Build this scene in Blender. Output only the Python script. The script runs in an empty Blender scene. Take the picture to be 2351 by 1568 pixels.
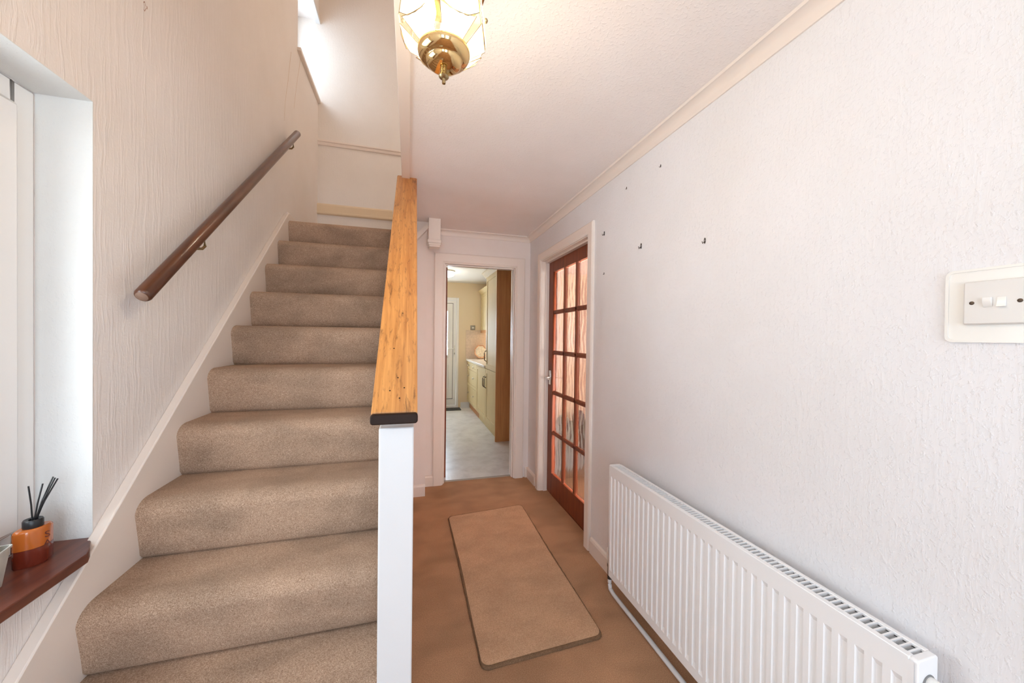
import bpy, bmesh, math, random
from mathutils import Vector, Matrix

random.seed(7)
S = bpy.context.scene
COL = S.collection

# ------------------------------------------------------------------ camera
F_PX, YAW, PITCH, ROLL, CAM_H = 841.5, .2736, -.010, .012, 1.3172
fw = Vector((math.sin(YAW)*math.cos(PITCH), math.cos(YAW)*math.cos(PITCH), math.sin(PITCH)))
rt = Vector((math.cos(YAW), -math.sin(YAW), 0)); upv = rt.cross(fw)
rt2 = rt*math.cos(ROLL) + upv*math.sin(ROLL); up2 = upv*math.cos(ROLL) - rt*math.sin(ROLL)
cd = bpy.data.cameras.new('camera'); cam = bpy.data.objects.new('camera', cd); COL.objects.link(cam)
cd.sensor_width = 36; cd.sensor_fit = 'HORIZONTAL'; cd.lens = F_PX*36/2351; cd.clip_start = .02
m = Matrix((rt2, up2, -fw)).transposed().to_4x4(); m.translation = (0, 0, CAM_H)
cam.matrix_world = m
S.camera = cam

# ------------------------------------------------------------------ world, daylight, exposure
w = bpy.data.worlds.new('sky'); S.world = w; w.use_nodes = True
bg = w.node_tree.nodes['Background']; bg.inputs[0].default_value = (.86, .93, 1, 1); bg.inputs[1].default_value = 2.2
vs = S.view_settings
vs.view_transform = 'Standard'; vs.look = 'None'; vs.gamma = 1; vs.use_curve_mapping = False
vs.exposure = 0.03
S.cycles.max_bounces = 16; S.cycles.diffuse_bounces = 12; S.cycles.transparent_max_bounces = 16

def area(name, loc, direction, sx, sy, power, color):
    l = bpy.data.lights.new(name, 'AREA'); l.shape = 'RECTANGLE'; l.size = sx; l.size_y = sy
    l.energy = power; l.color = color
    o = bpy.data.objects.new(name, l); COL.objects.link(o); o.location = loc
    o.rotation_euler = Vector(direction).to_track_quat('-Z', 'Z').to_euler()
    return o
DAY = (.69, .85, 1)
area('daylight_front_door', (.40, -2.08, 1.15), (0, 1, 0), .72, 1.7, 42, DAY)
area('daylight_front_window', (-.47, -2.08, 1.25), (0, 1, 0), .5, 1.5, 21, DAY)
area('daylight_side_window', (-1.16, .80, 1.35), (1, 0, 0), .85, 1.1, 16, (.88, .97, 1))
area('daylight_stair_window', (-1.16, 3.58, 3.95), (1, 0, -.1), .55, .68, 6, DAY)
area('daylight_back_door', (.45, 6.99, 1.4), (0, -1, 0), .4, .85, 34, DAY)
area('daylight_living_window', (2.8, -.7, 1.4), (0, 1, 0), 1.8, 1.2, 430, (1, .93, .86))

# ------------------------------------------------------------------ mesh helpers
class MB:
    def __init__(s): s.v = []; s.f = []
    def add(s, vs_, fs):
        n = len(s.v); s.v += [tuple(p) for p in vs_]; s.f += [tuple(i+n for i in q) for q in fs]; return s
    def box(s, x0, x1, y0, y1, z0, z1):
        p = [(x, y, z) for z in (z0, z1) for y in (y0, y1) for x in (x0, x1)]
        return s.add(p, [(0, 2, 3, 1), (4, 5, 7, 6), (0, 1, 5, 4), (2, 6, 7, 3), (0, 4, 6, 2), (1, 3, 7, 5)])
    def prism(s, poly, axis, a, b):
        n = len(poly)
        def P(q, t):
            if axis == 'x': return (t, q[0], q[1])
            if axis == 'y': return (q[0], t, q[1])
            return (q[0], q[1], t)
        vs_ = [P(q, a) for q in poly] + [P(q, b) for q in poly]
        fs = [tuple(range(n)), tuple(range(2*n-1, n-1, -1))]
        fs += [(i, i+n, (i+1) % n+n, (i+1) % n) for i in range(n)]
        return s.add(vs_, fs)
    def lathe(s, prof, c=(0, 0, 0), n=28):
        k = len(prof); vs_ = []
        for i in range(n):
            a = 2*math.pi*i/n
            for r, z in prof: vs_.append((c[0]+r*math.cos(a), c[1]+r*math.sin(a), c[2]+z))
        fs = []
        for i in range(n):
            j = (i+1) % n
            for q in range(k-1): fs.append((i*k+q, j*k+q, j*k+q+1, i*k+q+1))
        if prof[0][0] > 1e-4: fs.append(tuple(i*k for i in range(n))[::-1])
        if prof[-1][0] > 1e-4: fs.append(tuple(i*k+k-1 for i in range(n)))
        return s.add(vs_, fs)
    def tube(s, pts, r, n=12, flat=None):
        pts = [Vector(p) for p in pts]; k = len(pts); vs_ = []
        for i, p in enumerate(pts):
            t = (pts[min(i+1, k-1)]-pts[max(i-1, 0)]).normalized()
            ref = Vector((0, 0, 1)) if abs(t.z) < .95 else Vector((1, 0, 0))
            a = t.cross(ref).normalized(); b = t.cross(a).normalized()
            rr = r[i] if isinstance(r, (list, tuple)) else r
            for q in range(n):
                g = 2*math.pi*q/n
                vs_.append(p + a*rr*math.cos(g) + b*rr*math.sin(g))
        fs = [(i*n+q, i*n+(q+1) % n, (i+1)*n+(q+1) % n, (i+1)*n+q) for i in range(k-1) for q in range(n)]
        fs += [tuple(range(n))[::-1], tuple((k-1)*n+q for q in range(n))]
        return s.add(vs_, fs)
    def build(s, name, mat, parent=None, smooth=False, bevel=0, seg=2, kind=None):
        me = bpy.data.meshes.new(name)
        off = Vector(parent_world(parent)) if parent else Vector((0, 0, 0))
        me.from_pydata([Vector(p)-off for p in s.v], [], s.f); me.update()
        bm = bmesh.new(); bm.from_mesh(me); bmesh.ops.remove_doubles(bm, verts=bm.verts, dist=1e-6)
        bmesh.ops.recalc_face_normals(bm, faces=bm.faces); bm.to_mesh(me); bm.free()
        o = bpy.data.objects.new(name, me); COL.objects.link(o)
        if mat: me.materials.append(mat)
        if parent: o.parent = parent
        if smooth: shade(o, smooth)
        if bevel:
            b = o.modifiers.new('bevel', 'BEVEL'); b.width = bevel; b.segments = seg; b.limit_method = 'ANGLE'; b.angle_limit = .6
            if not smooth: shade(o, 35)
        if kind: o['kind'] = kind
        return o
def shade(o, ang):
    me = o.data
    me.polygons.foreach_set('use_smooth', [True]*len(me.polygons))
    if ang is not True:
        bm = bmesh.new(); bm.from_mesh(me)
        for e in bm.edges:
            if len(e.link_faces) == 2 and e.calc_face_angle(0) > math.radians(ang): e.smooth = False
        bm.to_mesh(me); bm.free()
def parent_world(p):
    v = Vector(p.location)
    while p.parent: p = p.parent; v += p.location
    return v
def thing(name, loc, label, cat, group=None, kind=None):
    o = bpy.data.objects.new(name, None); COL.objects.link(o); o.location = loc; o.empty_display_size = .05
    return tag(o, label, cat, group, kind)
def tag(o, label=None, cat=None, group=None, kind=None):
    if label: o['label'] = label
    if cat: o['category'] = cat
    if group: o['group'] = group
    if kind: o['kind'] = kind
    return o
def inst(me, name, loc, parent, rot=None):
    o = bpy.data.objects.new(name, me); COL.objects.link(o); o.parent = parent
    o.location = Vector(loc) - parent_world(parent)
    if rot: o.rotation_euler = rot
    return o
def local_mesh(mb, name, mat, smooth=False):
    o = mb.build(name, mat, None, smooth); me = o.data; bpy.data.objects.remove(o); return me
def wall_boxes(mb, axis, a0, a1, u0, u1, z0, z1, holes):
    us = sorted({u0, u1} | {h[i] for h in holes for i in (0, 1)}); zs = sorted({z0, z1} | {h[i] for h in holes for i in (2, 3)})
    for i in range(len(us)-1):
        for j in range(len(zs)-1):
            uc, zc = (us[i]+us[i+1])/2, (zs[j]+zs[j+1])/2
            if not (u0 < uc < u1 and z0 < zc < z1): continue
            if any(h[0] < uc < h[1] and h[2] < zc < h[3] for h in holes): continue
            if axis == 'x': mb.box(a0, a1, us[i], us[i+1], zs[j], zs[j+1])
            else: mb.box(us[i], us[i+1], a0, a1, zs[j], zs[j+1])
    return mb
def rrect(cx, cy, hx, hy, r, n=5):
    out = []
    for sx, sy, a0 in ((1, 1, 0), (-1, 1, 90), (-1, -1, 180), (1, -1, 270)):
        for i in range(n+1):
            a = math.radians(a0+90*i/n); out.append((cx+sx*(hx-r)+r*math.cos(a), cy+sy*(hy-r)+r*math.sin(a)))
    return out

# ------------------------------------------------------------------ materials
def new_mat(name):
    m = bpy.data.materials.new(name); m.use_nodes = True
    nt = m.node_tree; return m, nt, nt.nodes['Principled BSDF'], nt.nodes['Material Output']
def node(nt, t, **kw):
    n = nt.nodes.new(t)
    for k, v in kw.items(): setattr(n, k, v)
    return n
def coords(nt, scale=(1, 1, 1), rot=(0, 0, 0)):
    tc = node(nt, 'ShaderNodeTexCoord'); mp = node(nt, 'ShaderNodeMapping')
    mp.inputs['Scale'].default_value = scale; mp.inputs['Rotation'].default_value = rot
    nt.links.new(tc.outputs['Object'], mp.inputs[0]); return mp.outputs[0]
def noise(nt, vec, scale, detail=3, rough=.55, dist=0):
    n = node(nt, 'ShaderNodeTexNoise'); n.inputs['Scale'].default_value = scale; n.inputs['Detail'].default_value = detail
    n.inputs['Roughness'].default_value = rough; n.inputs['Distortion'].default_value = dist
    nt.links.new(vec, n.inputs['Vector']); return n.outputs[0]
def ramp(nt, fac, stops):
    r = node(nt, 'ShaderNodeValToRGB'); e = r.color_ramp.elements
    while len(e) < len(stops): e.new(.5)
    for el, (p, c) in zip(e, stops): el.position = p; el.color = (*c, 1) if len(c) == 3 else c
    nt.links.new(fac, r.inputs[0]); return r.outputs[0]
def mixc(nt, fac, a, b, mode='MIX'):
    n = node(nt, 'ShaderNodeMix', data_type='RGBA', blend_type=mode)
    for sock, v in ((n.inputs[0], fac), (n.inputs[6], a), (n.inputs[7], b)):
        if isinstance(v, (int, float)): sock.default_value = v
        elif isinstance(v, tuple): sock.default_value = (*v, 1)
        else: nt.links.new(v, sock)
    return n.outputs[2]
def bump(nt, h, strength, distance, normal=None):
    b = node(nt, 'ShaderNodeBump'); b.inputs['Strength'].default_value = strength; b.inputs['Distance'].default_value = distance
    nt.links.new(h, b.inputs['Height'])
    if normal: nt.links.new(normal, b.inputs['Normal'])
    return b.outputs[0]
def plain(name, col, rough=.5, metal=0, spec=.5, coat=0, nbump=0, nscale=60, var=0):
    m, nt, b, o = new_mat(name)
    b.inputs['Base Color'].default_value = (*col, 1); b.inputs['Roughness'].default_value = rough
    b.inputs['Metallic'].default_value = metal; b.inputs['Specular IOR Level'].default_value = spec; b.inputs['Coat Weight'].default_value = coat
    if nbump or var:
        c = coords(nt); n = noise(nt, c, nscale, 4)
        if nbump: nt.links.new(bump(nt, n, nbump, .002), b.inputs['Normal'])
        if var:
            lo = tuple(max(0, x*(1-var)) for x in col); hi = tuple(min(1, x*(1+var*.6)) for x in col)
            nt.links.new(ramp(nt, noise(nt, c, nscale*.15, 4), [(.3, lo), (.7, hi)]), b.inputs['Base Color'])
    return m
def plaster(name, col, drag=1.0, stip=.3, sx=75, sz=4.5):
    """hand-dragged textured plaster under emulsion paint"""
    m, nt, b, o = new_mat(name)
    b.inputs['Roughness'].default_value = .62; b.inputs['Specular IOR Level'].default_value = .35
    c0 = coords(nt); warp = node(nt, 'ShaderNodeTexNoise'); warp.inputs['Scale'].default_value = 7; warp.inputs['Detail'].default_value = 2
    nt.links.new(c0, warp.inputs['Vector'])
    va = node(nt, 'ShaderNodeVectorMath', operation='MULTIPLY_ADD'); nt.links.new(warp.outputs[1], va.inputs[0]); va.inputs[1].default_value = (.035, .035, .02); nt.links.new(c0, va.inputs[2])
    mp = node(nt, 'ShaderNodeMapping'); mp.inputs['Scale'].default_value = (sx, sx, sz); nt.links.new(va.outputs[0], mp.inputs[0])
    n1 = noise(nt, mp.outputs[0], 1, 3, .6)
    r1 = ramp(nt, n1, [(.48, (0, 0, 0)), (.64, (1, 1, 1))])
    n2 = noise(nt, c0, 95, 3, .6); r2 = ramp(nt, n2, [(.52, (0, 0, 0)), (.70, (1, 1, 1))])
    nrm = bump(nt, r1, .22*drag, .003)
    nrm = bump(nt, r2, .35*stip, .003, nrm)
    nt.links.new(nrm, b.inputs['Normal'])
    big = noise(nt, c0, 1.7, 4, .6)
    lo = tuple(x*f for x, f in zip(col, (.955, .945, .93)))
    nt.links.new(ramp(nt, big, [(.35, lo), (.62, col)]), b.inputs['Base Color'])
    return m
def wood(name, dark, light, scale=(30, 2.2, 30), rough=.4, coat=0, rot=(0, 0, 0), wear=None):
    m, nt, b, o = new_mat(name); c = coords(nt, scale, rot)
    n = noise(nt, c, 1, 5, .6, .6)
    colr = ramp(nt, n, [(.3, dark), (.7, light)])
    if wear:
        c2 = coords(nt, wear[1]); wn = noise(nt, c2, 1, 6, .68, .4)
        f = ramp(nt, wn, [(wear[2], (0, 0, 0)), (wear[3], (1, 1, 1))])
        colr = mixc(nt, f, colr, wear[0])
    nt.links.new(colr, b.inputs['Base Color'])
    b.inputs['Roughness'].default_value = rough; b.inputs['Coat Weight'].default_value = coat; b.inputs['Coat Roughness'].default_value = .15
    nt.links.new(bump(nt, n, .12, .002), b.inputs['Normal'])
    return m
def carpet(name, dark, light, fine=420, patch=6, fade=.25, stain=None):
    m, nt, b, o = new_mat(name); c = coords(nt)
    n1 = noise(nt, c, fine, 3, .75); n2 = noise(nt, c, fine*.42, 3, .7)
    colr = ramp(nt, n1, [(.36, dark), (.64, light)])
    colr = mixc(nt, ramp(nt, n2, [(.38, (0, 0, 0)), (.7, (.35, .35, .35))]), colr, tuple(x*.72 for x in dark))
    big = ramp(nt, noise(nt, coords(nt, (1, 1.6, 1.6)), patch, 2, .5, .3), [(.30, (1-fade,)*3), (.62, (1, 1, 1))])
    colr = mixc(nt, 1.0, colr, big, 'MULTIPLY')
    if stain:
        sf = ramp(nt, noise(nt, coords(nt, stain[1]), 1, 3, .5), [(stain[2], (0, 0, 0)), (stain[3], (1, 1, 1))])
        colr = mixc(nt, sf, colr, mixc(nt, 1.0, colr, stain[0], 'MULTIPLY'))
    nt.links.new(colr, b.inputs['Base Color'])
    b.inputs['Roughness'].default_value = .95; b.inputs['Specular IOR Level'].default_value = .1
    b.inputs['Sheen Weight'].default_value = .25; b.inputs['Sheen Roughness'].default_value = .5; b.inputs['Sheen Tint'].default_value = (*light, 1)
    nt.links.new(bump(nt, n1, .8, .004), b.inputs['Normal'])
    return m
def glow(name, col, strength):
    m, nt, b, o = new_mat(name); b.inputs['Base Color'].default_value = (*col, 1)
    b.inputs['Emission Color'].default_value = (*col, 1); b.inputs['Emission Strength'].default_value = strength; return m
def clear_glass(name, tint=(1, 1, 1), haze=0, ior=1.5):
    """thin pane: light passes straight through, Fresnel reflection on top, optional scatter"""
    m, nt, b, o = new_mat(name); nt.nodes.remove(b)
    t = node(nt, 'ShaderNodeBsdfTransparent'); t.inputs[0].default_value = (*tint, 1)
    g = node(nt, 'ShaderNodeBsdfGlossy'); g.inputs['Roughness'].default_value = .03
    lw = node(nt, 'ShaderNodeLayerWeight'); lw.inputs[0].default_value = .5
    pw = node(nt, 'ShaderNodeMath', operation='POWER'); nt.links.new(lw.outputs['Facing'], pw.inputs[0]); pw.inputs[1].default_value = 4
    fr = node(nt, 'ShaderNodeMath', operation='MULTIPLY_ADD'); nt.links.new(pw.outputs[0], fr.inputs[0]); fr.inputs[1].default_value = .6; fr.inputs[2].default_value = .05
    last = t.outputs[0]
    if haze:
        tr = node(nt, 'ShaderNodeBsdfTranslucent'); tr.inputs[0].default_value = (*tint, 1)
        mx = node(nt, 'ShaderNodeMixShader'); mx.inputs[0].default_value = haze
        nt.links.new(last, mx.inputs[1]); nt.links.new(tr.outputs[0], mx.inputs[2]); last = mx.outputs[0]
    mx = node(nt, 'ShaderNodeMixShader'); nt.links.new(fr.outputs[0], mx.inputs[0])
    nt.links.new(last, mx.inputs[1]); nt.links.new(g.outputs[0], mx.inputs[2]); nt.links.new(mx.outputs[0], o.inputs[0])
    return m

M = {}
M['wall_left'] = plaster('dragged_plaster', (.83, .787, .765), 1.5, .3, 70, 3)
M['wall_right'] = plaster('dragged_plaster_fine', (.785, .785, .805), .6, .9, 95, 14)
M['wall_smooth'] = plaster('smooth_painted_plaster', (.83, .765, .73), .12, .25, 70, 5)
M['reveal'] = plaster('white_reveal_plaster', (.76, .77, .76), .25, .5, 60, 10)
M['ceiling'] = plaster('textured_ceiling_paint', (.88, .835, .815), .0, .8)
M['gloss'] = plain('cream_gloss_paint', (.81, .73, .665), .32, nbump=.06, nscale=25)
M['white_gloss'] = plain('white_gloss_paint', (.70, .71, .72), .38, nbump=.08, nscale=40)
M['upvc'] = plain('white_upvc', (.83, .83, .83), .3)
M['carpet'] = carpet('stair_carpet', (.30, .175, .11), (.76, .56, .415), 420, 4.5, .30)
M['hall_carpet'] = carpet('hall_carpet', (.36, .18, .09), (.76, .465, .28), 420, 3.5, .26)
M['mat'] = carpet('doormat_pile', (.50, .285, .16), (.80, .54, .35), 380, 5, .16)
M['mat_edge'] = carpet('mat_binding', (.16, .09, .05), (.36, .22, .13), 500, 9, .2)
M['mahogany'] = wood('mahogany', (.13, .026, .008), (.27, .066, .02), (45, 45, 3), .48, .0)
M['rail_wood'] = wood('varnished_handrail', (.05, .014, .006), (.14, .044, .015), (35, 3, 5), .3, .25)
M['cap_wood'] = wood('worn_orange_pine', (.44, .165, .036), (.72, .345, .105), (70, 3, 3), .42, .12, wear=((.15, .05, .013), (75, 15, 11), .54, .74))
M['dark_end'] = plain('dark_stain', (.022, .010, .006), .55, spec=.2, nbump=.3, nscale=60)
M['board'] = wood('window_board_stain', (.085, .018, .01), (.185, .05, .026), (30, 3, 10), .38, .2)
M['brass'] = plain('polished_brass', (.82, .58, .27), .08, 1)
M['old_brass'] = plain('aged_brass', (.42, .32, .17), .28, 1)
M['chrome'] = plain('chrome', (.75, .74, .72), .15, 1)
M['bracket'] = plain('bronzed_bracket', (.30, .22, .12), .3, 1)
M['radiator'] = plain('radiator_enamel', (.85, .86, .87), .3)
M['rad_dark'] = plain('radiator_interior', (.22, .22, .22), .6)
M['black'] = plain('black_plastic', (.012, .012, .014), .35)
M['white_plastic'] = plain('white_plastic', (.80, .79, .76), .25)
M['old_plastic'] = plain('ivory_surround_plastic', (.82, .81, .77), .2)
M['grey_plastic'] = plain('switch_plate', (.71, .69, .66), .3)
M['screw'] = plain('dull_screw', (.10, .07, .05), .5, .6)
M['glass'] = clear_glass('window_glass')
M['hole'] = plain('dark_wall_plug', (.05, .035, .03), .8)

# ------------------------------------------------------------------ room shell
XL, XR, YE, ZC = -.862, 1.096, 3.30, 2.262
YB = 3.92
def struct(name, mb, mat, label, cat, **k):
    return tag(mb.build(name, mat, **k), label, cat, kind='structure')

struct('floor', MB().box(-1.06, 1.2, -2.05, 3.36, -.05, 0), M['hall_carpet'], 'brown speckled carpet on the hall floor', 'floor')
vinyl, nt, b, o = new_mat('stone_vinyl')
n1 = noise(nt, coords(nt), 5.5, 7, .66, .25)
nt.links.new(ramp(nt, n1, [(.28, (.58, .58, .585)), (.5, (.73, .735, .745)), (.72, (.84, .85, .86))]), b.inputs['Base Color'])
b.inputs['Roughness'].default_value = .3
struct('floor_kitchen', MB().box(-.05, 1.756, 3.36, 6.86, -.05, .002), vinyl, 'pale grey stone-effect vinyl kitchen floor', 'floor')
struct('floor_living', MB().box(1.2, 4.3, -.6, 3.42, -.05, 0), M['hall_carpet'], 'carpet in the living room behind the glazed door', 'floor')

mb = MB(); wall_boxes(mb, 'x', -1.12, XL, -2.05, YB, 0, 4.8, [(.30, 1.318, .712, 1.966), (3.25, YB, 3.55, 4.33)])
struct('wall_left', mb, M['wall_left'], 'tall stairwell wall with dragged plaster streaks', 'wall')
mb = MB(); wall_boxes(mb, 'x', XR, 1.196, -2.05, 3.42, 0, ZC+.02, [(2.10, 2.985, 0, 1.985)])
struct('wall_right', mb, M['wall_right'], 'long white textured plaster wall behind the radiator', 'wall')
mb = MB(); wall_boxes(mb, 'y', YE, 3.42, -.05, 1.196, 0, ZC+.02, [(.285, .965, 0, 1.985)])
struct('wall_end', mb, M['wall_smooth'], 'end wall around the kitchen doorway', 'wall')
struct('wall_understairs', MB().box(0, .137, 3.11, YE, 0, ZC+.02), M['wall_smooth'], 'narrow wall projecting beside the kitchen doorway', 'wall')
struct('wall_stair_back', MB().box(-1.12, -.05, YB, 4.04, 1.9, 4.8).box(-.05, .17, YB, 4.04, 2.2, 2.42).box(-.05, 1.4, YB, 4.04, 2.42, 4.8), plaster('stair_back_plaster', (.80, .755, .71), .35, .6, 80, 9), 'far wall above the quarter landing', 'wall')
wl = bpy.data.objects['wall_left']
for pts_ in (((3.33, 3.55), (3.29, 3.43), (3.252, 3.333), (3.20, 3.17), (3.166, 3.045)), ((3.09, 3.42), (3.05, 3.28), (3.028, 3.182), (2.985, 3.05), (2.963, 2.97), (2.945, 2.83))):
    mb = MB()
    for i, (y, z) in enumerate(pts_):
        wd = .007 - .0008*i; mb.v += [(XL-.0005, y-wd, z), (XL+.0007, y, z), (XL-.0005, y+wd, z)]
    for i in range(len(pts_)-1): mb.f += [(3*i, 3*i+1, 3*i+4, 3*i+3), (3*i+1, 3*i+2, 3*i+5, 3*i+4)]
    mb.build('drip_stain', plain('tea_brown_drip', (.60, .46, .36), .6), wl)
mb = MB(); ring_ = []
for i in range(14):
    a = 2*math.pi*i/14; r_ = .010+.006*math.sin(3*a+1)+.003*math.sin(5*a)
    ring_.append((XL+.0006, 1.529+r_*math.cos(a)*.7, 2.412+r_*math.sin(a)*1.3))
mb.v = ring_+[(XL-.002, 1.529, 2.412)]; mb.f = [(i, (i+1) % 14, 14) for i in range(14)]
mb.build('plaster_chip', plain('chipped_brown_plaster', (.36, .20, .15), .9), wl)
poly = [(1.07, 0), (3.11, 0), (3.11, ZC-.013), (2.31, ZC-.013), (2.29, 2.225), (1.07, 1.122)]
struct('wall_stair_side', MB().prism(poly, 'x', -.068, .004), M['white_gloss'], 'solid white balustrade panel under the sloping wooden cap', 'wall')
mb = MB(); wall_boxes(mb, 'y', -2.05, -1.90, -1.06, 1.2, 0, ZC+.02, [(-.02, .84, 0, 2.06), (-.76, -.18, .45, 2.06)])
struct('wall_front', mb, M['wall_right'], 'front wall with the entrance door', 'wall')
# hall ceiling with the stairwell left open
mb = MB(); mb.box(-.02, 1.2, -2.05, 3.115, ZC, 2.52); mb.box(.15, 1.2, 3.115, YE+.02, ZC, 2.52); mb.box(-1.06, -.02, -2.05, .62, ZC, 2.52)
struct('ceiling', mb, M['ceiling'], 'stippled hall ceiling with a warm glow from the lantern', 'ceiling')
struct('trim_1', MB().box(-.05, -.004, .60, 3.12, ZC-.012, 2.56), M['gloss'], 'painted lining board along the stairwell edge of the ceiling', 'trim', bevel=.003)
# upstairs shell
struct('ceiling_upper', MB().box(-1.12, 1.5, -.95, 4.04, 4.75, 4.85), M['ceiling'], 'upstairs ceiling over the stairwell', 'ceiling')
struct('wall_upper_right', MB().box(1.4, 1.5, -.95, 4.04, 2.3, 4.8), M['wall_smooth'], 'upstairs wall on the far side of the upper landing', 'wall')
struct('wall_upper_front', MB().box(-1.12, 1.5, -1.05, -.95, 2.26, 4.8), M['wall_smooth'], 'upstairs wall over the front door', 'wall')
struct('floor_upper', MB().box(.15, 1.4, YE, YB, 2.34, 2.53), M['carpet'], 'carpeted floor of the upper landing', 'floor')
# kitchen shell
kitchen_wall = plain('kitchen_cream_emulsion', (.72, .60, .43), .6, nbump=.1, nscale=80)
struct('wall_kitchen_left', MB().box(-.15, -.05, 3.42, 6.98, 0, 2.4), kitchen_wall, 'cream kitchen side wall behind the open door', 'wall')
struct('wall_kitchen_right', MB().box(1.656, 1.756, 3.42, 6.98, 0, 2.4), kitchen_wall, 'cream kitchen wall behind the fitted units', 'wall')
mb = MB(); wall_boxes(mb, 'y', 6.86, 6.98, -.15, 1.756, 0, 2.4, [(.0, .89, 0, 2.05)])
struct('wall_kitchen_back', mb, kitchen_wall, 'cream far wall of the kitchen with the back door', 'wall')
struct('ceiling_kitchen', MB().box(-.15, 1.756, 3.42, 6.98, 2.33, 2.45), plain('kitchen_ceiling_white', (.78, .77, .74), .7), 'plain white kitchen ceiling', 'ceiling')
struct('baseboard_kitchen', MB().box(.935, 1.10, 6.845, 6.86, .002, .10), M['white_gloss'], 'white skirting beside the kitchen back door', 'skirting')
# living room shell
peach = plain('peach_emulsion', (.86, .62, .49), .6, nbump=.1, nscale=80)
struct('wall_living_back', MB().box(1.196, 4.3, 3.36, 3.42, 0, 2.3), peach, 'peach living room wall seen through the glazed door', 'wall')
struct('wall_living_far', MB().box(4.3, 4.4, -.6, 3.42, 0, 2.3), peach, 'peach living room far side wall', 'wall')
mb = MB(); wall_boxes(mb, 'y', -.65, -.55, 1.196, 4.4, 0, 2.3, [(1.8, 3.8, .7, 2.05)])
struct('wall_living_front', mb, peach, 'peach living room window wall', 'wall')
struct('ceiling_living', MB().box(1.196, 4.4, -.65, 3.42, 2.28, 2.36), M['ceiling'], 'living room ceiling', 'ceiling')
wv = thing('window_4', (2.8, -.6, .7), 'wide living room window giving daylight', 'window', kind='structure')
mb = MB()
for x in (1.8, 2.77, 3.74): mb.box(x, x+.06, -.63, -.57, .7, 2.05)
mb.box(1.86, 3.74, -.63, -.57, .7, .76); mb.box(1.86, 3.74, -.63, -.57, 1.99, 2.05); mb.build('frame', M['upvc'], wv)
MB().box(1.86, 2.77, -.602, -.598, .76, 1.99).build('glass_pane', M['glass'], wv); MB().box(2.83, 3.74, -.602, -.598, .76, 1.99).build('glass_pane', M['glass'], wv)

# cornice
cove = [(0, -.047), (.006, -.047), (.010, -.040)] + [(.042-.032*math.cos(a*math.pi/2/5), -.040+.032*math.sin(a*math.pi/2/5)) for a in range(6)] + [(.046, -.008), (.050, 0), (0, 0)]
mb = MB(); mb.prism([(XR-p, ZC+q) for p, q in cove], 'y', -1.90, YE)
struct('trim_2', mb, M['gloss'], 'cove cornice along the top of the long textured wall', 'cornice', smooth=40)
mb = MB(); mb.prism([(YE-p, ZC+q) for p, q in cove], 'x', .236, XR)
struct('trim_3', mb, M['gloss'], 'cove cornice above the kitchen doorway', 'cornice', smooth=40)
# skirtings
sk = [(0, 0), (.016, 0), (.016, .078), (.011, .09), (0, .095)]
def skirt(name, axis, at, sign, a, b, z, label, mat='gloss', sc=1):
    mb = MB(); mb.prism([(at+sign*p, z+q*sc) for p, q in sk], axis, a, b)
    return struct(name, mb, M[mat], label, 'skirting')
skirt('baseboard_right', 'y', XR, -1, -1.90, 2.03, 0, 'painted skirting running behind the radiator')
skirt('baseboard_right_far', 'y', XR, -1, 3.07, YE, 0, 'short skirting between the two door frames')
skirt('baseboard_end', 'x', YE, -1, .137, .214, 0, 'tiny skirting left of the kitchen door architrave')
skirt('baseboard_end_corner', 'x', YE, -1, 1.063, XR-.016, 0, 'tiny skirting right of the kitchen door architrave')
skirt('baseboard_understairs', 'x', 3.11, -1, .004, .137, 0, 'skirting on the narrow projecting wall')
skirt('baseboard_landing', 'y', XL, 1, 3.0, YB, 2.142, 'low skirting along the quarter landing', sc=.7)
# rails on the far stair wall
mb = MB(); mb.prism([(YB, 2.485), (YB-.012, 2.487), (YB-.022, 2.494), (YB-.022, 2.508), (YB-.016, 2.514), (YB-.016, 2.575), (YB-.006, 2.592), (YB, 2.592)], 'x', XL, .15)
struct('trim_4', mb, plain('aged_cream_gloss', (.74, .60, .42), .35), 'cream skirting band low on the far stair wall', 'trim')
mb = MB(); mb.prism([(YB, 3.150), (YB-.012, 3.152), (YB-.016, 3.166), (YB-.010, 3.172), (YB-.010, 3.178), (YB-.02, 3.184), (YB-.02, 3.198), (YB, 3.202)], 'x', XL, .9)
struct('trim_5', mb, M['gloss'], 'slim double dado moulding across the far stair wall', 'trim')

# ------------------------------------------------------------------ staircase
R, G, Y0S = .1947, .2149, 1.4538
def ry(k): return Y0S + (k-3)*G
XS0, XS1 = -.832, -.0755
st = thing('staircase', (-.45, ry(0), 0), 'straight carpeted staircase rising to a quarter landing', 'staircase')
def step_profile(k, depth):
    y, z0, z1 = ry(k), k*R, (k+1)*R
    p = [(y+.020, z0-.002), (y+.012, z0+.004), (y+.002, z0+.016), (y-.004, z0+.06), (y-.014, z1-.075)]
    cx, cz, a, bb = y+.040, z1-.042, .060, .042
    for i in range(0, 10):
        t = math.radians(180 - 90*i/9); p.append((cx+a*math.cos(t), cz+bb*math.sin(t)))
    p += [(y+depth*.6, z1), (y+depth+.026, z1), (y+depth+.026, z1-.06), (y+.05, z0-.03 if k else 0)]
    return p
for k in range(11):
    dep = G if k < 10 else .10
    prof = step_profile(k, dep)
    mb = MB(); n = len(prof); nx = 26
    for i in range(nx+1):
        x = XS0 + (XS1-XS0)*i/nx
        for (yy, zz) in prof:
            mb.v.append((x, yy, zz))
    for i in range(nx):
        for j in range(n):
            mb.f.append((i*n+j, i*n+(j+1) % n, (i+1)*n+(j+1) % n, (i+1)*n+j))
    mb.f.append(tuple(range(n))); mb.f.append(tuple(nx*n+j for j in range(n))[::-1])
    mb.build('step', M['carpet'], st, smooth=40)
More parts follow.
